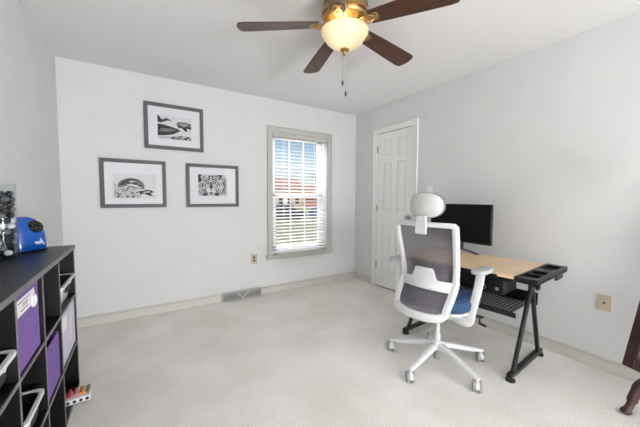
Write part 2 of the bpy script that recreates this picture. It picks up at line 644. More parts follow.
t = wall_plate('duplex_outlet', 'beige duplex wall outlet with brown sockets left of the window', 'outlet', (1.203, YB, .462), 0, M['beige'], .076, .122)
for s in (-1, 1):
    b = B(); b.prism([(.017*cos(a)*1.0, .0145*sin(a)) for a in [2*pi*k/16 for k in range(16)]], .006, .0085, Matrix.Translation((0, 0, s*.0195)) @ Matrix.Rotation(pi/2, 4, 'X'))
    o = b.obj('receptacle', M['brown'], t)
    b = B()
    for q in (-.006, .006):
        b.box(q-.001, q+.001, -.0092, -.0085, s*.0195-.004, s*.0195+.004)
    b.obj('slot', M['rubber'], o)
t = wall_plate('cable_wall_plate', 'beige square wall plate with a dark cable jack right of the desk', 'wall plate', (XR, .638, .487), -pi/2, M['beige'], .078, .115)
b = B(); b.cyl((0, -.006, 0), (0, -.012, 0), .0075, n=12); b.obj('cable_jack', M['brown'], t)
b = B(); b.cyl((0, -.012, 0), (0, -.0165, 0), .0045, n=10); b.obj('jack_pin', M['rubber'], t)
t = wall_plate('light_switch', 'white light switch on the wall right of the closet door', 'light switch', (XR, 2.118, 1.305), -pi/2, M['white_plastic'], .072, .115)
b = B(); b.box(-.005, .005, -.016, -.006, -.004, .014); b.obj('toggle', M['white_plastic'], t, .0015)

# ------------------------------------------------------------------ framed prints
def frame(label, x0, x1, z0, z1, art, shapes):
    t = thing('picture_frame', label, 'picture frame', ((x0+x1)/2, YB, (z0+z1)/2), 0, 'grey framed prints on the back wall')
    w2, h2, f = (x1-x0)/2, (z1-z0)/2, .034
    b = B()
    b.box(-w2, w2, -.026, 0, h2-f, h2).box(-w2, w2, -.026, 0, -h2, -h2+f).box(-w2, -w2+f, -.026, 0, -h2+f, h2-f).box(w2-f, w2, -.026, 0, -h2+f, h2-f)
    b.obj('frame_moulding', M['frame'], t, .002)
    box('mat_board', M['mat_board'], -w2+f, w2-f, -.010, -.004, -h2+f, h2-f, t)
    ax0, ax1, az0, az1 = [q - c for q, c in zip(art, ((x0+x1)/2, (x0+x1)/2, (z0+z1)/2, (z0+z1)/2))]
    b = B().use(M['paper'])
    b.box(ax0, ax1, -.0106, -.009, az0, az1)
    lay = 0
    for mname, poly in shapes:
        lay += 1
        b.use(M[mname])
        y = -.0106 - .00005*lay
        vs = [b.bm.verts.new((ax0+(ax1-ax0)*px, y, az0+(az1-az0)*pz)) for px, pz in poly]
        b.face(vs)
    b.obj('print', None, t, recalc=False)
    box('glazing', M['art_glass'], -w2+f, w2-f, -.0165, -.015, -h2+f, h2-f, t)
    return t


def ell(cx, cz, rx, rz, n=18, a0=0, a1=360, rot=0):
    out = []
    for k in range(n):
        a = radians(a0+(a1-a0)*k/(n-1 if a1-a0 < 360 else n))
        x, z = rx*cos(a), rz*sin(a)
        out.append((cx+x*cos(rot)-z*sin(rot), cz+x*sin(rot)+z*cos(rot)))
    return out


rocks = []
for k in range(16):
    rocks.append((random.choice(['ink', 'ink_grey', 'ink_grey']), ell(.36+.64*random.random(), .02+.12*random.random(), .035+.03*random.random(), .03+.03*random.random(), 7)))
rocks = [(m, [(min(1, max(0, x)), min(1, max(0, z))) for x, z in p]) for m, p in rocks]
whales = [
    ('ink_pale', [(0, 0), (1, 0), (1, .16), (.7, .2), (.4, .12), (0, .1)]),
    ('ink', [(0, .12), (.2, .15), (.45, .22), (.62, .36), (.68, .40), (.58, .48), (.4, .54), (.2, .60), (0, .62)]),
    ('ink_grey', [(.02, .30), (.3, .30), (.56, .40), (.5, .46), (.3, .46), (.1, .44)]),
    ('ink', [(0, .70), (.1, .68), (.2, .74), (.30, .80), (.44, .78), (.32, .86), (.22, .92), (.22, .84), (.12, .82), (.03, .98), (0, 1)]),
    ('ink_grey', [(.56, .60), (.62, .56), (.78, .55), (1, .52), (1, .76), (.8, .80), (.6, .78), (.55, .70)]),
    ('ink', [(.58, .62), (.7, .60), (.8, .55), (1, .51), (1, .57), (.84, .62), (.88, .44), (.84, .38), (.76, .48), (.7, .55), (.62, .5)]),
    ('paper', [(.6, .70), (.75, .66), (.9, .66), (.9, .68), (.75, .69)]),
] + rocks
frame('grey framed whale print hung above the other two prints', .078, .634, 1.714, 2.175, (.196, .512, 1.822, 2.060), whales)

mott = []
for k in range(46):
    x = .06+.5*random.random(); z = .03+.42*random.random()*(1-.3*x)
    mott.append((random.choice(['ink', 'ink_pale', 'ink_grey', 'ink_pale']), ell(x, z, .018+.02*random.random(), .015+.022*random.random(), 6)))
turtle = [
    ('ink_pale', [(.04, .02), (.62, .02), (.66, .18), (.5, .42), (.3, .5), (.12, .52), (.04, .62)]),
    ('ink_grey', ell(.42, .50, .30, .32, 20, 0, 180) + [(.12, .42), (.3, .5), (.5, .40), (.72, .38)]),
] + mott + [
    ('ink', [(.14, .5), (.2, .62), (.3, .74), (.42, .8), (.55, .76), (.66, .66), (.58, .7), (.44, .74), (.32, .66), (.24, .54)]),
    ('paper', [(.3, .52), (.42, .5), (.6, .42), (.66, .46), (.5, .56), (.38, .6)]),
    ('ink', ell(.5, .6, .055, .05, 9)), ('ink', ell(.62, .52, .05, .045, 9)), ('ink', ell(.36, .62, .05, .04, 9)), ('paper', ell(.44, .68, .07, .03, 9)),
    ('ink', [(.58, .30), (.68, .32), (.78, .36), (.88, .34), (.94, .26), (.86, .22), (.92, .10), (.80, .12), (.72, .2), (.62, .16)]),
    ('paper', ell(.80, .27, .06, .025, 9)), ('ink_pale', ell(.72, .25, .04, .03, 8)),
]
frame('grey framed turtle print hung lower left on the back wall', -.292, .260, 1.115, 1.587, (-.200, .170, 1.205, 1.450), turtle)

def arc(cx, cz, r0, r1, a0, a1, sx=1.0, sz=1.0, n=9):
    """tapered stripe bent round a centre"""
    o, q = [], []
    for k in range(n):
        t = k/(n-1)
        a = radians(a0+(a1-a0)*t)
        w2 = (r1-r0)/2*sin(pi*min(1, .12+t*.86))
        m = (r0+r1)/2
        o.append((cx+sx*(m+w2)*cos(a), cz+sz*(m+w2)*sin(a)))
        q.append((cx+sx*(m-w2)*cos(a), cz+sz*(m-w2)*sin(a)))
    return [(min(.97, max(.01, x)), min(.99, max(.01, z))) for x, z in o+q[::-1]]


tiger = [('ink_pale', [(0, 0), (.96, 0), (.96, .8), (.9, 1), (.02, 1), (0, .8)])]
tiger += [('ink', [(0, .62), (.10, .68), (.15, .92), (.08, 1), (0, 1)]), ('paper', ell(.13, .86, .05, .08, 10))]
tiger += [('ink', [(.66, .8), (.78, .78), (.82, 1), (.66, 1)]), ('paper', ell(.69, .88, .045, .06, 10))]
tiger += [('paper', ell(.78, .5, .10, .34, 16, rot=-.12))]
for s_ in (0, 180):
    for j, (r0, r1) in enumerate(((.19, .225), (.27, .315), (.355, .395), (.44, .475))):
        for (a0, a1) in ((-62, -14), (-8, 34), (40, 74)):
            b0, b1 = (a0, a1) if s_ == 0 else (180-a0, 180-a1)
            tiger.append((('ink', 'ink', 'ink_grey', 'ink')[j], arc(.43, .46, r0, r1, b0+j*3, b1+j*2, 1.0, 1.12)))
for s in (-1, 1):
    tiger.append(('ink', [(.43+s*.015, .97), (.43+s*.08, .93), (.43+s*.10, .84), (.43+s*.03, .88)]))
    tiger.append(('ink', [(.43+s*.02, .82), (.43+s*.11, .80), (.43+s*.12, .74), (.43+s*.03, .76)]))
    tiger.append(('ink', [(.43+s*.06, .60), (.43+s*.11, .66), (.43+s*.17, .66), (.43+s*.15, .58), (.43+s*.09, .56)]))
    tiger.append(('paper', ell(.43+s*.115, .615, .022, .022, 8)))
    tiger.append(('paper', ell(.43+s*.075, .27, .075, .10, 12)))
    tiger.append(('ink', [(.43+s*.13, .01), (.43+s*.27, .01), (.43+s*.25, .17), (.43+s*.12, .13)]))
tiger += [('ink_grey', [(.39, .66), (.47, .66), (.49, .46), (.37, .46)]), ('ink', [(.36, .47), (.50, .47), (.455, .36), (.44, .24), (.42, .24), (.405, .36)]), ('ink', [(.36, .16), (.50, .16), (.46, .08), (.40, .08)])]
for q in (.84, .89, .93):
    tiger.append(('ink', [(q-.03, .1), (q-.01, .12), (q+.02, .5), (q, .85), (q-.02, .84), (q, .5)]))
frame('grey framed tiger face print hung lower right on the back wall', .452, 1.016, 1.112, 1.584, (.573, .888, 1.234, 1.472), tiger)

# ------------------------------------------------------------------ ceiling fan
def bowl_material():
    m = bpy.data.materials.new('lit_frosted_glass')
    m.use_nodes = True
    nt = m.node_tree
    p = nt.nodes['Principled BSDF']
    p.inputs['Base Color'].default_value = lin((200, 182, 146))
    p.inputs['Roughness'].default_value = .35
    tc = nt.nodes.new('ShaderNodeTexCoord')
    dist = nt.nodes.new('ShaderNodeVectorMath'); dist.operation = 'DISTANCE'
    nt.links.new(tc.outputs['Object'], dist.inputs[0])
    dist.inputs[1].default_value = (-.075, -.045, -.235)      # the bulb behind the glass
    mr = nt.nodes.new('ShaderNodeMapRange')
    mr.inputs[1].default_value = .03; mr.inputs[2].default_value = .13
    mr.inputs[3].default_value = .62; mr.inputs[4].default_value = .20
    nt.links.new(dist.outputs['Value'], mr.inputs[0])
    p.inputs['Emission Color'].default_value = (1, .80, .50, 1)
    nt.links.new(mr.outputs[0], p.inputs['Emission Strength'])
    tl = nt.nodes.new('ShaderNodeBsdfTranslucent')
    tl.inputs[0].default_value = lin((250, 232, 200))
    mx = nt.nodes.new('ShaderNodeMixShader')
    mx.inputs[0].default_value = .05
    nt.links.new(p.outputs[0], mx.inputs[1])
    nt.links.new(tl.outputs[0], mx.inputs[2])
    nt.links.new(mx.outputs[0], nt.nodes['Material Output'].inputs[0])
    return m


FX, FY = 1.119, 1.500
fan = thing('ceiling_fan', 'five blade walnut and brass ceiling fan with lit bowl light', 'ceiling fan', (FX, FY, H))
b = B()
b.lathe([(.02, 0), (.085, -.001), (.088, -.012), (.125, -.020), (.138, -.034), (.142, -.046), (.134, -.052), (.140, -.060), (.144, -.082), (.144, -.098), (.134, -.104), (.140, -.112), (.134, -.128), (.112, -.140), (.075, -.150), (.06, -.162), (.03, -.162)], 48)
b.obj('motor_housing', M['brass'], fan)
b = B()
b.lathe([(.02, -.150), (.066, -.152), (.070, -.162), (.058, -.170), (.050, -.182), (.040, -.190), (.02, -.190)], 40)
b.obj('light_fitter', M['brass'], fan)
b = B()
b.lathe([(.128, -.186), (.138, -.183), (.146, -.187), (.147, -.198), (.139, -.205), (.133, -.218), (.117, -.243), (.092, -.266), (.06, -.285), (.028, -.295), (.004, -.298)], 48, caps=False)
b.obj('bowl_shade', bowl_material(), fan, solid=.004)
b = B()
b.lathe([(.003, -.293), (.026, -.294), (.029, -.301), (.018, -.308), (.010, -.312), (.007, -.320), (.0105, -.326), (.006, -.334), (.001, -.337)], 20)
b.obj('finial', M['brass'], fan)
for (x, y, zl) in ((.012, .0, -.555), (-.006, .010, -.490)):
    b = B(); b.cyl((x, y, -.300), (x, y, zl), .0016, n=6)
    for k in range(22):
        b.ball((x, y, -.31+(zl+.31)*k/22), .0024, 6, 4)
    c = b.obj('pull_chain', M['steel'], fan)
    b = B(); b.lathe([(.0015, .012), (.004, .006), (.0075, -.008), (.006, -.020), (.001, -.026)], 12, Matrix.Translation((x, y, zl)))
    b.obj('pull_knob', M['dark_grey'], c)
lamp_o = lamp('fan_bulb', 'POINT', (0, 0, 0), 1.35, (1, .82, .56), shadow_soft_size=.035)
lamp_o.parent = fan
lamp_o.location = (-.055, -.04, -.213)


def blade_outline():
    pts = [(.162, -.050), (.28, -.058), (.45, -.066), (.60, -.071)]
    for k in range(7):
        a = radians(-80+k*25)
        pts.append((.628+.032*cos(a), .040*math.copysign(1, sin(a))*min(1, abs(sin(a))) + .031*sin(a)))
    pts += [(.60, .071), (.45, .066), (.28, .058), (.162, .050)]
    return pts


def make_blade(ang):
    T = Matrix.Rotation(radians(ang), 4, 'Z') @ Matrix.Translation((0, 0, -.142)) @ Matrix.Rotation(radians(3.6), 4, 'Y') @ Matrix.Rotation(radians(-11), 4, 'X')
    b = B(); b.prism(blade_outline(), -.003, .003)
    o = b.obj('blade', M['walnut'], fan, .0015)
    o.matrix_local = T
    b = B()
    b.box(.085, .16, -.013, .013, -.010, -.003)
    b.prism([(.150, -.014), (.172, -.030), (.205, -.032), (.222, -.018), (.222, .018), (.205, .032), (.172, .030), (.150, .014)], -.0075, -.003)
    for sy in (-1, 1):
        b.tube(smooth_path([(.100, sy*.010, -.008), (.130, sy*.026, -.013), (.168, sy*.026, -.013), (.195, sy*.010, -.009)], 5), .005, 8)
    for (px, py) in ((.182, -.018), (.182, .018), (.210, 0)):
        b.cyl((px, py, -.010), (px, py, -.006), .005, n=10)
    b.obj('blade_bracket', M['brass'], o, .002)


for a in (151, 79, 7, -65, -137):
    make_blade(a)

# ------------------------------------------------------------------ cube shelf along the left wall
SX, SXB, ST = -.347, -.600, .917
cols = [2.362, 1.946, 1.644, 1.322, 1.000, .690]
rows = [.012, .305, .607, .906]
sh = thing('cube_shelf', 'black laminate cube shelf unit along the left wall', 'shelf', (0, 0, 0))
b = B(); b.box(SXB, SX+.004, .66, 2.378, ST-.024, ST)
b.obj('top_board', M['black_lam'], sh, .0015)
box('top_edge_band', M['edge'], SX+.004, SX+.006, .66, 2.378, ST-.023, ST-.002, sh)
for y in cols:
    e = .014 if y in (cols[0], cols[-1]) else .007
    p = box('divider', M['black_lam'], SXB, SX, y-e, y+e, 0, ST-.024, sh)
    box('divider_edge_band', M['edge'], SX, SX+.0015, y-min(e, .008), y+min(e, .008), 0, ST-.024, p)
for z in (.017, .305, .607):
    p = box('shelf_board', M['black_lam'], SXB, SX-.001, cols[-1], cols[0], z-.008, z+.008, sh)
    box('shelf_edge_band', M['edge'], SX-.001, SX+.0022, cols[-1], cols[0], z-.007, z+.007, p)
box('back_panel', M['black_lam'], SXB, SXB+.006, cols[-1], cols[0], .0, ST-.024, sh)


def felt_bin(label, y0, y1, z0, z1, fab, ring=True, card=None, cardtext=True):
    t = thing('fabric_bin', label, 'storage bin', (SX-.006, (y0+y1)/2, z0), 0, None)
    w2, h, dp, th = (y1-y0)/2, z1-z0, .235, .006
    b = B()
    b.box(-th, 0, -w2, w2, 0, h).box(-dp, -dp+th, -w2, w2, 0, h)
    b.box(-dp+th, -th, -w2, -w2+th, 0, h).box(-dp+th, -th, w2-th, w2, 0, h).box(-dp+th, -th, -w2+th, w2-th, 0, th)
    b.obj('bin_body', fab, t, .003)
    b = B()
    T = Matrix.Translation((.0, 0, 0))
    if ring:
        cy, cz = ring
        b = B()
        pts = [(.002, cy+.023*cos(a), cz+.021*sin(a)) for a in [2*pi*k/20 for k in range(20)]]
        b.tube(pts, .0055, 8, (1, 0, 0), closed=True)
        g = b.obj('pull_grommet', M['white_plastic'], t)
        b = B(); b.prism(ell(0, 0, .020, .018, 18), 0, .0012, Matrix.Translation((.0, cy, cz)) @ Matrix(((0, 0, 1, 0), (1, 0, 0, 0), (0, 1, 0, 0), (0, 0, 0, 1))))
        b.obj('grommet_hole', M['rubber'], g)
    if card:
        a0, a1, c0, c1 = card
        cdo = box('label_card', M['card'], .0004, .0022, a0, a1, c0, c1, t)
        if cardtext:
            b = B()
            for (u0, u1, q) in ((.10, .72, .80), (.30, .62, .60), (.34, .58, .45), (.22, .60, .25)):
                x = u0
                while x < u1:
                    l = .03+.05*random.random()
                    b.box(.0022, .0026, a0+(a1-a0)*x, a0+(a1-a0)*min(u1, x+l), c0+(c1-c0)*(q-.035), c0+(c1-c0)*(q+.035))
                    x += l+.02
            b.obj('card_writing', M['dark_grey'], cdo)
    return t


felt_bin('purple fabric bin with white label card in the top row of the shelf', 1.334, 1.604, .616, .884, M['purple'], ring=(.062, .205), card=(-.131, .078, .195, .252))
felt_bin('plain purple fabric bin in the middle row of the shelf', 1.656, 1.916, .314, .548, M['purple'], ring=None)
felt_bin('white and lilac fabric bin with small tag at the far end of the shelf', 1.956, 2.344, .314, .585, M['lilac'], ring=None, card=(-.155, -.045, .185, .25), cardtext=False)


def plastic_bin(label, y0, y1, z0, h=.135):
    t = thing('plastic_bin', label, 'storage bin', (SX+.004, (y0+y1)/2, z0), 0, 'white plastic bins on the shelf')
    w2, dp = (y1-y0)/2, .235

    def ring(z, ins, shrink=0):
        x0, x1, a = -dp+ins+shrink, -ins-shrink, w2-ins-shrink
        r = .028
        out = []
        for (cx, cy, a0) in ((x1-r, a-r, 0), (x0+r, a-r, 90), (x0+r, -a+r, 180), (x1-r, -a+r, 270)):
            for k in range(6):
                q = radians(a0+18*k)
                out.append(Vector((cx+r*cos(q), cy+r*sin(q), z)))
        return out
    b = B(); b.loops([ring(0, .032), ring(h*.5, .018), ring(h-.012, .006)], caps=False)
    b.loops([ring(0, .032), ring(.003, .036)], caps=True)
    b.obj('bin_wall', M['white_plastic'], t, solid=.003)
    b = B(); b.loops([ring(h-.014, .004), ring(h-.014, -.004), ring(h, -.004), ring(h, .010), ring(h-.014, .010)], caps=False, ring_closed=True)
    b.obj('rim', M['white_plastic'], t, .002)
    b = B(); b.loops([ring(.006, .042), ring(h*.5, .026), ring(h-.004, .012)], caps=False)
    b.face([b.bm.verts.new(p) for p in ring(.006, .042)])
    b.obj('dark_lining', M['liner'], t)
    b = B()
    b.prism([(x, z) for x, z in ell(0, h*.64, w2*.42, .017, 20)], .0, .0015, Matrix.Translation((-.0055, 0, 0)) @ Matrix(((0, 0, 1, 0), (1, 0, 0, 0), (0, 1, 0, 0), (0, 0, 0, 1))) @ Matrix.Translation((0, 0, 0)))
    b.obj('handle_slot', M['rubber'], t)
    return t


plastic_bin('white rimmed plastic bin in the far top cell of the shelf', 1.962, 2.340, .616, .13)
plastic_bin('white rimmed plastic bin in the top row, nearest the camera', 1.020, 1.300, .616, .115)
plastic_bin('white rimmed plastic bin in the middle row below the labelled purple bin', 1.338, 1.580, .314, .125)

# marker tray sticking out of the bottom cell
t = thing('marker_tray', 'white tray of colourful markers sticking out of the bottom cell', 'marker tray', (-.350, 2.165, .0255), radians(2))
b = B(); b.box(-.10, .085, -.048, .048, 0, .030)
tb = b.obj('tray_body', M['white_plastic'], t, .004)
for k in range(6):
    b = B(); b.cyl((-.075+.029*k, -.0475, .015), (-.075+.029*k, -.0495, .015), .0085, n=12)
    b.obj('tray_hole', M['rubber'], tb)
for k, c in enumerate(('navy', 'plum', 'red', 'pink', 'orange', 'olive')):
    b = B(); x = -.075+.029*k
    b.cyl((x, -.018, .036), (x, .050, .036), .0100, n=12).cyl((x, .050, .036), (x, .056, .036), .007, n=12)
    b.obj('marker', M[c], t)

# vase full of pebbles
VX, VY, VR = -.562, 2.030, .0545
t = thing('glass_vase', 'tall clear glass cylinder vase on the black shelf', 'vase', (VX, VY, ST))
b = B()
b.lathe([(.002, .012), (VR-.0035, .013), (VR-.0035, .366), (VR-.0015, .368), (VR, .366), (VR, .003), (VR-.002, 0), (.002, 0)], 40, caps=False)
b.obj('vase_wall', M['vase_glass'], t)
protos = []
for nm, lab in (('pebble_a', 'black glossy pebble inside the glass vase'), ('pebble_b', 'slate grey pebble inside the glass vase'), ('pebble_c', 'pale white pebble inside the glass vase')):
    b = B(); b.ball((0, 0, 0), .0165, 14, 10, (1, .92, .88))
    me = b.obj('pebble', M[nm])
    protos.append((me, lab))
used = set()


def pebble(x, y, z, kind):
    o, lab = protos[kind]
    if kind in used:
        o = o.copy(); COL.objects.link(o)
    used.add(kind)
    o.location = (x, y, z)
    o.rotation_euler = (random.random(), random.random(), random.random()*6)
    tag(o, lab, 'pebble', ('black', 'slate', 'pale')[kind] + ' pebbles in the vase')


for L in range(12):
    z = ST+.013+.0165+L*.0262
    for k in range(6):
        a = 2*pi*(k+.5*(L % 2))/6+.2
        pebble(VX+.0342*cos(a), VY+.0342*sin(a), z, random.choice((0, 0, 0, 1, 1, 2, 2)))
for L in range(10):
    pebble(VX, VY, ST+.013+.0165+L*.0305, 0)

# electric pencil sharpener
t = thing('pencil_sharpener', 'blue electric pencil sharpener with round black dial', 'pencil sharpener', (-.530, 2.225, ST), radians(50))
def sring(z, hw, hd, cy, n=24):
    out = []
    for k in range(n):
        a = 2*pi*k/n
        c, s = cos(a), sin(a)
        out.append(Vector((hw*math.copysign(abs(c)**.6, c), cy+hd*math.copysign(abs(s)**.6, s), z)))
    return out
b = B()
b.loops([sring(0, .076, .058, 0), sring(.006, .082, .062, 0), sring(.055, .083, .062, 0), sring(.106, .079, .057, .002), sring(.150, .068, .050, .008), sring(.180, .048, .032, .014), sring(.193, .020, .014, .016)])
b.obj('sharpener_body', M['blue'], t)
T = Matrix.Translation((.020, -.040, .138)) @ Matrix.Rotation(radians(58), 4, 'X')
b = B(); b.lathe([(.002, -.012), (.036, -.012), (.036, .008), (.032, .013), (.002, .014)], 28, T)
dl = b.obj('dial', M['black_gloss'], t)
b = B()
for k in range(6):
    a = 2*pi*k/6
    b.cyl(T @ Vector((.020*cos(a), .020*sin(a), .0125)), T @ Vector((.020*cos(a), .020*sin(a), .0152)), .0035+.0006*k, n=10)
b.obj('pencil_hole', M['dark_grey'], dl)
b = B()
for (x0, x1, z0, z1) in ((-.002, .034, .050, .056), (.004, .030, .042, .046)):
    b.box(x0, x1, -.0645, -.0610, z0, z1)
b.box(-.0022, .0022, -.0648, -.0610, -.018, .022, Matrix.Translation((.036, 0, .052)) @ Matrix.Rotation(radians(-28), 4, 'Y'))
b.obj('white_emblem', M['card'], t)
b = B(); b.loops([sring(0, .0838, .0625, 0), sring(.010, .0842, .0629, 0)])
b.obj('base_trim', M['black_gloss'], t)

# ------------------------------------------------------------------ drafting desk
dk = thing('drafting_desk', 'drafting desk with maple top and black A frame legs', 'desk', (2.047, .899, 0), radians(4.5))
DL = .905
b = B(); b.box(0, .615, 0.003, DL, .700, .718)
b.obj('desktop', M['wood'], dk, .003)
b = B(); b.box(-.010, 0.0, .10, DL-.1, .690, .712)
b.obj('pencil_ledge', M['black'], dk, .002)
# side tray with wells
b = B()
ty0, ty1 = -.128, .0
zt0, zt1 = .698, .722
b.box(.0, .625, ty0, ty0+.020, zt0, zt1).box(0, .625, ty1-.016, ty1, zt0, zt1)
for x0, x1 in ((0, .045), (.16, .185), (.29, .40), (.575, .625)):
    b.box(x0, x1, ty0+.020, ty1-.016, zt0, zt1)
b.box(0, .625, ty0, ty1, zt0-.012, zt0-.006)
tr = b.obj('side_tray', M['black'], dk, .002)
box('phone_hook', M['black'], .44, .585, -.112, -.098, .640, .690, dk, .004)
# under frame and drawers
b = B()
for y in (.02, DL-.06):
    b.box(.05, .56, y, y+.035, .662, .698)
b.box(.04, .075, .02, DL-.02, .668, .698).box(.53, .56, .02, DL-.02, .668, .698)
b.obj('support_frame', M['black'], dk, .003)
for (y0, y1) in ((.085, .435), (.45, .82)):
    b = B()
    b.box(.07, .082, y0, y1, .560, .658).box(.29, .30, y0, y1, .560, .65).box(.082, .29, y0, y0+.008, .560, .65).box(.082, .29, y1-.008, y1, .560, .65).box(.082, .29, y0+.008, y1-.008, .560, .568)
    dr = b.obj('drawer', M['black'], dk, .002)
    b = B(); b.lathe([(.005, 0), (.005, .010), (.011, .014), (.012, .020), (.004, .024)], 14, Matrix.Translation((.070, y0+.035 if y0 < .3 else (y0+y1)/2, .598)) @ Matrix.Rotation(-pi/2, 4, 'Y'))
    b.obj('drawer_knob', M['steel'], dr)
    if y0 < .3:
        b = B(); b.tube([(.066, .215+.017*cos(q), .592+.017*sin(q)) for q in [2*pi*k/18 for k in range(18)]], .0028, 6, (1, 0, 0), closed=True)
        b.obj('ring_pull', M['steel'], dr)
# perforated shelf
b = B(); b.box(.06, .46, .03, .838, .448, .451)
b.obj('mesh_shelf', M['perforated'], dk)
b = B(); b.box(.052, .060, .0, .86, .428, .462).box(.46, .468, .0, .86, .428, .52)
b.obj('shelf_lip', M['black'], dk, .002)


def leg(y):
    b = B()
    b.box(.02, .615, y-.017, y+.017, .022, .052)
    b.tube([(.085, y, .045), (.350, y, .575)], 1, 12, (0, 1, 0), flat=(.016, .013))
    b.tube([(.555, y, .045), (.375, y, .575)], 1, 12, (0, 1, 0), flat=(.016, .013))
    b.box(.330, .395, y-.013, y+.013, .555, .690)
    o = b.obj('leg_frame', M['black'], dk, .004)
    for x in (.045, .59):
        b = B(); b.lathe([(.030, 0), (.030, .012), (.022, .020), (.016, .024)], 16, Matrix.Translation((x, y, 0)))
        b.obj('foot_pad', M['rubber'], o)
    s = -1 if y < .4 else 1
    b = B(); b.cyl((.362, y, .590), (.362, y+s*.030, .590), .007, n=10)
    b.lathe([(.012, .0), (.024, .004), (.026, .012), (.022, .022), (.010, .026)], 12, Matrix.Translation((.362, y+s*.026, .590)) @ Matrix.Rotation(-s*pi/2, 4, 'X'))
    b.obj('height_knob', M['rubber'], o)


leg(.012); leg(.855)
b = B()
b.tube([(.056, .262, .435), (.056, .262, .375), (.050, .255, .366)], .006, 8)
b.tube([(.056, .262, .372), (.050, .225, .362), (.046, .222, .335), (.040, .222, .318)], .0065, 8)
b.tube([(.040, .222, .322), (.036, .175, .316)], .009, 10)
b.obj('crank_handle', M['black'], dk)

# monitor
mo = thing('monitor', 'black computer monitor standing on the maple desk', 'monitor', (2.600, 1.640, .718), 0)
b = B(); b.box(-.008, .022, -.307, .307, .088, .449)
b.obj('housing', M['black'], mo, .004)
box('screen_panel', M['screen'], -.0095, -.007, -.300, .300, .106, .443, mo)
box('bottom_bezel', M['black_gloss'], -.0098, -.007, -.305, .305, .090, .104, mo)
b = B(); b.box(.022, .045, -.09, .09, .18, .34); b.obj('back_cover', M['black'], mo, .006)
b = B(); b.tube([(.045, 0, .24), (.062, 0, .20), (.055, 0, .015)], 1, 12, (0, 1, 0), flat=(.028, .010)); b.obj('stand_neck', M['dark_grey'], mo)
b = B()
for s in (-1, 1):
    b.tube(smooth_path([(.055, s*.01, .012), (.02, s*.10, .010), (-.045, s*.215, .006)], 6), 1, 10, flat=(.016, .006))
b.obj('stand_base', M['dark_grey'], mo)

# ------------------------------------------------------------------ office chair
ch = thing('office_chair', 'white mesh back office chair on casters facing the desk', 'office chair', (1.844, 1.303, 0), radians(8))
# star base
b = B()
b.lathe([(.0, .118), (.036, .118), (.040, .126), (.038, .172), (.030, .184), (.0, .184)], 24)
PH = [36+72*k for k in range(5)]
for a in PH:
    c, s = cos(radians(a)), sin(radians(a))
    b.tube([(.02*c, .02*s, .152), (.12*c, .12*s, .138), (.24*c, .24*s, .110), (.335*c, .335*s, .092), (.352*c, .352*s, .090)], 1, 12,
           flat=[(.026, .022), (.023, .020), (.019, .016), (.015, .012), (.010, .010)])
b.obj('star_base', M['chair_white'], ch)
for i, a in enumerate(PH):
    c, s = cos(radians(a)), sin(radians(a))
    px, py = .342*c, .342*s
    sw = radians(34+(-14, 8, 16, -6, 10)[i])
    dx, dy = cos(sw)*.012, sin(sw)*.012
    b = B(); b.cyl((px, py, .092), (px, py, .056), .007, n=10)
    T = Matrix.Translation((px+dx, py+dy, .0345)) @ Matrix.Rotation(sw, 4, 'Z')
    hood = [(.037*cos(q), .037*sin(q)) for q in [radians(-10+200*k/12) for k in range(13)]] + [(-.02, -.006), (.02, -.006)]
    b.prism(hood, -.011, .011, T @ Matrix.Rotation(pi/2, 4, 'X'))
    cs = b.obj('caster', M['chair_white'], ch, .002)
    for q in (-1, 1):
        b = B(); b.cyl(T @ Vector((0, q*.012, 0)), T @ Vector((0, q*.026, 0)), .0345, n=22)
        b.cyl(T @ Vector((0, q*.026, 0)), T @ Vector((0, q*.028, 0)), .018, n=16)
        b.obj('wheel', M['chair_grey'], cs, .003)
b = B(); b.cyl((0, 0, .045), (0, 0, .125), .022, n=20); b.obj('gas_lift_foot', M['chair_grey'], ch)
b = B(); b.cyl((0, 0, .175), (0, 0, .235), .022, n=20).cyl((0, 0, .235), (0, 0, .375), .017, n=16); b.obj('gas_lift', M['chair_white'], ch)
b = B(); b.box(-.13, .13, -.085, .085, .370, .420); b.box(-.24, -.10, -.05, .05, .385, .425)
b.obj('tilt_mechanism', M['chair_grey'], ch, .018, 3)
b = B()
def seat_ring(z, ins):
    out = []
    for k in range(40):
        a = 2*pi*k/40
        c, s = cos(a), sin(a)
        x = .008 + (.212-ins)*math.copysign(abs(c)**.55, c)
        y = (.250-ins)*math.copysign(abs(s)**.55, s)
        zz = z - (.02*max(0, (x-.15)/.05) if x > .15 else 0)
        out.append(Vector((x, y, zz)))
    return out
b.loops([seat_ring(.474, .03), seat_ring(.486, .005), seat_ring(.522, .0), seat_ring(.545, .012), seat_ring(.556, .05), seat_ring(.553, .12)])
b.obj('seat_cushion', M['seat_blue'], ch)
b = B(); b.loops([seat_ring(.412, .07), seat_ring(.432, .04), seat_ring(.462, .012), seat_ring(.472, .015)]); b.obj('seat_pan', M['chair_white'], ch)

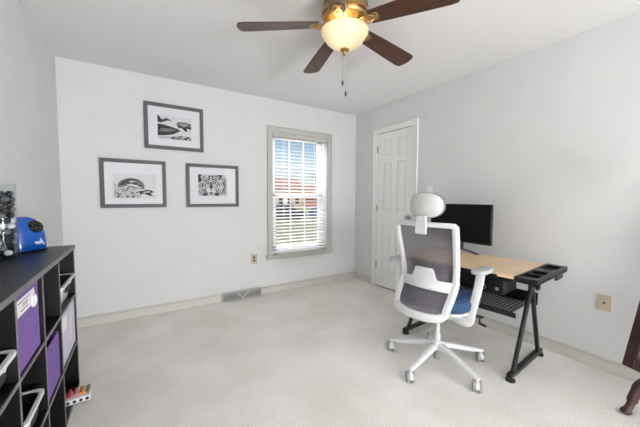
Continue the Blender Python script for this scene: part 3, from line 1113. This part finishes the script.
# back
prof = [(.450, -.242, .166), (.474, -.240, .174), (.52, -.222, .181), (.58, -.180, .186), (.64, -.138, .187), (.70, -.126, .189), (.80, -.145, .197), (.95, -.182, .207), (1.045, -.202, .210)]
def bk(z):
    for i in range(len(prof)-1):
        a, c = prof[i], prof[i+1]
        if z <= c[0] or i == len(prof)-2:
            t = (z-a[0])/(c[0]-a[0])
            t = max(0, min(1, t))
            # smooth with Catmull-Rom
            p0 = prof[max(0, i-1)]; p3 = prof[min(len(prof)-1, i+2)]
            r = []
            for k in (1, 2):
                m0 = (c[k]-p0[k])/(c[0]-p0[0])*(c[0]-a[0]) if i > 0 else c[k]-a[k]
                m1 = (p3[k]-a[k])/(p3[0]-a[0])*(c[0]-a[0]) if i < len(prof)-2 else c[k]-a[k]
                r.append((2*t**3-3*t*t+1)*a[k]+(t**3-2*t*t+t)*m0+(-2*t**3+3*t*t)*c[k]+(t**3-t*t)*m1)
            return r
def bp(u, z, off=0.0):
    s, w_ = bk(z)
    g = .032 + .036*max(0, min(1, (.86-z)/.18))
    return Vector((s + g*(u*u-1) + off, u*w_ + .007, z))
loop = []
zs = [.474+(1.035-.474)*k/26 for k in range(27)]
for z in zs:
    loop.append(bp(-1, z))
for u in (-.96, -.85, -.5, 0, .5, .85, .96):
    loop.append(bp(u, 1.048 if abs(u) < .9 else 1.045))
for z in reversed(zs):
    loop.append(bp(1, z))
for u in (.93, .75, .4, 0, -.4, -.75, -.93):
    s, w_ = bk(.474)
    loop.append(Vector((s+.068*(u*u-1), u*w_ + .007, .474-.020*(1-u**10))))
b = B(); b.tube(loop, 1, 12, (1, 0, 0), closed=True, flat=[((.0165 if 9 < i < 51 else (.0265 if i > 60 else .021)), .025) for i in range(len(loop))])
b.obj('back_frame', M['chair_white'], ch)
b = B(); b.sheet(lambda i, j: bp(-1+2*i, .462+(1.045-.462)*j, .006), 16, 30)
b.obj('back_mesh', M['mesh_grey'], ch, recalc=False)
# lumbar bridge of the back frame
def band(i, j):
    u = -1+2*i
    q = abs(u)
    if q < .30: top = .752
    elif q < .52: top = .752-(.752-.676)*(.5-.5*cos(pi*(q-.30)/.22))
    else: top = .676-.010*(q-.52)
    bot = .616 - .010*q*q
    z = bot+(top-bot)*j
    return bp(u*.98, z, -.012)
b = B(); b.sheet(band, 40, 6)
b.obj('lumbar_support', M['chair_white'], ch, solid=.012, offset=0, recalc=False)
# lower spine from the back frame to the mechanism
b = B()
b.tube(smooth_path([(-.292, 0, .446), (-.265, 0, .428), (-.22, 0, .402), (-.10, 0, .400)], 6), 1, 12, flat=[(.085, .010)]*7+[(.07, .012)]*6+[(.05, .013)]*6)
b.obj('back_bracket', M['chair_grey'], ch)
# headrest
b = B(); b.box(-.268, -.252, -.040, .040, .985, 1.058); b.box(-.264, -.248, -.036, .036, 1.05, 1.105)
b.obj('headrest_bracket', M['chair_white'], ch, .005)
HC = Vector((-.222, .004, 1.174))
def hring(x, sc):
    return [HC + Vector((x + .030*(sc*cos(a))**2*1.0, .126*sc*math.copysign(abs(cos(a))**.8, cos(a)), .086*sc*math.copysign(abs(sin(a))**.8, sin(a)))) for a in [2*pi*k/36 for k in range(36)]]
b = B(); b.loops([hring(-.020, .10), hring(-.019, .5), hring(-.012, .85), hring(-.004, .955), hring(.004, .965)])
b.obj('headrest_shell', M['headrest_shell'], ch)
b = B(); b.loops([hring(.002, .96), hring(.004, 1.0), hring(.020, 1.0), hring(.032, .93), hring(.040, .6), hring(.042, .1)])
b.obj('headrest_pad', M['rim_grey'], ch)
for s, ao in ((-1, -.01), (1, -.10)):
    b = B()
    b.tube(smooth_path([(-.02, s*.10, .408), (-.03+ao, s*.19, .400), (-.03+ao, s*.238, .410), (-.025+ao, s*.250, .48), (.0+ao, s*.274, .64), (.006+ao, s*(.284 if s < 0 else .290), .735)], 6), 1, 12, (1, 0, 0),
           flat=[(.030, .013)]*12+[(.026, .013)]*19)
    ar = b.obj('armrest', M['chair_white'], ch)
    b = B()
    def pring(z, ins):
        out = []
        for k in range(28):
            a = 2*pi*k/28
            c, t = cos(a), sin(a)
            out.append(Vector((.025+ao+(.098-ins)*math.copysign(abs(c)**.5, c), s*(.286 if s < 0 else .290)+(.046-ins)*math.copysign(abs(t)**.5, t), z)))
        return out
    b.loops([pring(.734, .018), pring(.738, .004), pring(.752, 0), pring(.762, .004), pring(.766, .016)])
    b.obj('arm_pad', M['pad_grey'], ar)
b = B(); b.tube([(.10, -.10, .405), (.12, -.20, .400), (.12, -.225, .400)], .006, 8); b.box(.10, .14, -.262, -.222, .396, .404)
b.obj('lift_lever', M['dark_grey'], ch)

# ------------------------------------------------------------------ mahogany standing mirror at the right edge
th = math.atan2(.366, -.93)          # facing direction
mi = thing('standing_mirror', 'dark mahogany tilted standing mirror at the right edge', 'mirror', (2.400, .461, 0), 0)
n_ = Vector((-.93, .366, 0)).normalized()
w_ = Vector((-.366, -.93, 0)).normalized()
tl = radians(15.5)
upm = Vector((0, 0, cos(tl))) - n_*sin(tl)
nn = w_.cross(upm)
if nn.dot(n_) < 0:
    nn = -nn
TM = Matrix(((w_.x, upm.x, nn.x, 0), (w_.y, upm.y, nn.y, 0), (w_.z, upm.z, nn.z, .247), (0, 0, 0, 1)))
MW, MH = .44, 1.22
b = B()
rail = .058
for (x0, x1, y0, y1) in ((0, rail, 0, MH), (MW-rail, MW, 0, MH), (rail, MW-rail, 0, rail), (rail, MW-rail, MH-rail, MH)):
    b.box(x0, x1, y0, y1, -.026, 0, TM)
fr = b.obj('mirror_frame', M['mahogany'], mi, .006, 3)
b = B()
q = rail+.004
cc = []
for (cx, cy, a0) in ((MW-q-.02, MH-q-.02, 0), (q+.02, MH-q-.02, 90), (q+.02, q+.02, 180), (MW-q-.02, q+.02, 270)):
    for k in range(5):
        a = radians(a0+22.5*k)
        cc.append(TM @ Vector((cx+.02*cos(a), cy+.02*sin(a), .003)))
b.tube(cc, .009, 8, nn, closed=True)
b.obj('carved_moulding', M['mahogany'], fr)
b = B(); b.box(rail, MW-rail, rail, MH-rail, -.016, -.010, TM); b.obj('mirror_glass', M['mirror'], mi)
b = B(); b.tube([TM @ Vector((MW/2, -.02, -.045)), TM @ Vector((MW/2, .75, -.045))], .018, 14); b.obj('post', M['mahogany'], mi)
b = B(); b.ball(TM @ Vector((-.010, .745, -.012)), .014, 12, 8); b.obj('tilt_knob', M['rubber'], mi)
pb = Vector((TM @ Vector((MW/2, -.02, -.045))))
legs = [(-.058, -.048)]
foot = Vector((-.062, -.050, 0))
for kk, ctrl in enumerate((
        [(-.075, -.046, .018), (-.055, -.055, .048), (-.030, -.066, .105), (-.012, -.085, .17), (-.01, -.14, .235), (pb.x, pb.y, .275)],
        [(-.26, -.38, .018), (-.25, -.36, .048), (-.22, -.34, .105), (-.17, -.31, .17), (-.12, -.27, .235), (pb.x, pb.y, .275)],
        [(.27, -.40, .018), (.25, -.385, .048), (.20, -.36, .105), (.14, -.32, .17), (.06, -.27, .235), (pb.x, pb.y, .275)])):
    pts = smooth_path(ctrl, 6)
    L = len(pts)
    rr = [.022 if i < 3 else (.018 if i < 9 else (.024 if i < 16 else .026)) for i in range(L)]
    b = B(); b.tube(pts, rr, 14)
    b.ball((ctrl[0][0], ctrl[0][1], .019), .027, 14, 8, (1.1, 1, .68))
    b.obj('leg', M['mahogany'], mi)

# ------------------------------------------------------------------ outside the window
GZ = -1.0
struct(box('ground_outside', M['grass'], -30, 60, YB+.8, 95, GZ-.1, GZ))
struct(box('street', M['asphalt'], -40, 70, 27.5, 34.5, GZ, GZ+.02))


def house(label, x, y, rz, w2, dp, hw, hr, wallm, roofm):
    t = thing('house', label, 'house', (x, y, GZ), rz)
    b = B(); b.box(-w2, w2, 0, dp, 0, hw); b.prism([(-dp/2-0, 0), (dp/2, 0), (0, hr)], -w2+.02, w2-.02, Matrix.Translation((0, dp/2, hw)) @ Matrix(((0, 0, 1, 0), (1, 0, 0, 0), (0, 1, 0, 0), (0, 0, 0, 1))))
    b.obj('wall', wallm, t)
    b = B()
    for s in (-1, 1):
        p = [Vector((-w2-.4, dp/2+s*(dp/2+.5), hw-.3)), Vector((w2+.4, dp/2+s*(dp/2+.5), hw-.3)), Vector((w2+.4, dp/2, hw+hr)), Vector((-w2-.4, dp/2, hw+hr))]
        lo = [b.bm.verts.new(q) for q in p]; hi = [b.bm.verts.new(q+Vector((0, 0, .2))) for q in p]
        b.face(lo); b.face(hi)
        for k in range(4):
            b.face([lo[k], lo[(k+1) % 4], hi[(k+1) % 4], hi[k]])
    b.obj('roof', roofm, t)
    for xx in (-.6, -.2, .25, .65):
        for z0 in ((.9, 3.5) if hw > 4 else (.9,)):
            o = box('window', M['vinyl'], xx*w2-.55, xx*w2+.55, -.06, 0, z0-.06, z0+1.36, t)
            box('pane', M['dark_win'], xx*w2-.45, xx*w2+.45, -.08, -.05, z0, z0+1.3, o)
    box('door', M['vinyl'], -.05*w2, -.05*w2+.95, -.05, 0, 0, 2.05, t)
    return t


house('tall tan house seen through the left of the window', 24.5, 52, 0, 4.2, 8, 3.9, 2.0, M['siding'], M['roof'])
house('low brick house seen through the middle of the window', 39, 54, radians(-4), 8.5, 8, 2.5, 2.2, M['brick'], M['roof'])


def car(label, x, y, paint):
    t = thing('car', label, 'car', (x, y, GZ+.02), 0)
    b = B()
    T = Matrix(((1, 0, 0, 0), (0, 0, -1, 0), (0, 1, 0, 0), (0, 0, 0, 1)))
    b.prism([(-2.2, .28), (2.15, .28), (2.2, .62), (1.9, .82), (1.15, .92), (.55, 1.40), (-1.1, 1.43), (-1.75, .98), (-2.2, .88)], -.85, .85, T)
    b.obj('body', paint, t, .06)
    b = B(); b.prism([(1.0, .93), (.50, 1.34), (-1.02, 1.36), (-1.5, .98)], -.86, .86, T)
    b.obj('side_window', M['dark_win'], t)
    for wx in (-1.35, 1.35):
        for s in (-1, 1):
            b = B(); b.cyl((wx, s*.62, .32), (wx, s*.88, .32), .32, n=18)
            b.obj('wheel', M['rubber'], t)
    return t


car('blue car parked across the lawn, right side of the window', 17.4, 25.6, M['car_blue'])
car('dark car parked across the lawn, left side of the window', 12.2, 26.2, M['car_dark'])


def bare_tree(x, y, hgt, label):
    t = thing('bare_tree', label, 'tree', (x, y, GZ), 0)
    b = B(); b.cyl((0, 0, -.05), (0, 0, hgt*.35), .22, .16, n=10); b.obj('trunk', M['bark'], t)
    b = B()
    def grow(p, d, l, r, dep):
        e = p + d*l
        b.cyl(p, e, r, r*.68, n=5)
        if dep:
            for k in range(3):
                nd = (d + Vector((random.uniform(-.75, .75), random.uniform(-.75, .75), random.uniform(-.1, .55)))).normalized()
                grow(e, nd, l*random.uniform(.62, .85), r*.62, dep-1)
    for k in range(4):
        grow(Vector((0, 0, hgt*.33)), Vector((random.uniform(-.5, .5), random.uniform(-.5, .5), 1)).normalized(), hgt*.2, .13, 4)
    b.obj('crown', M['bark'], t)


bare_tree(23.6, 35.5, 6.4, 'bare branched tree behind the blue car outside the window')
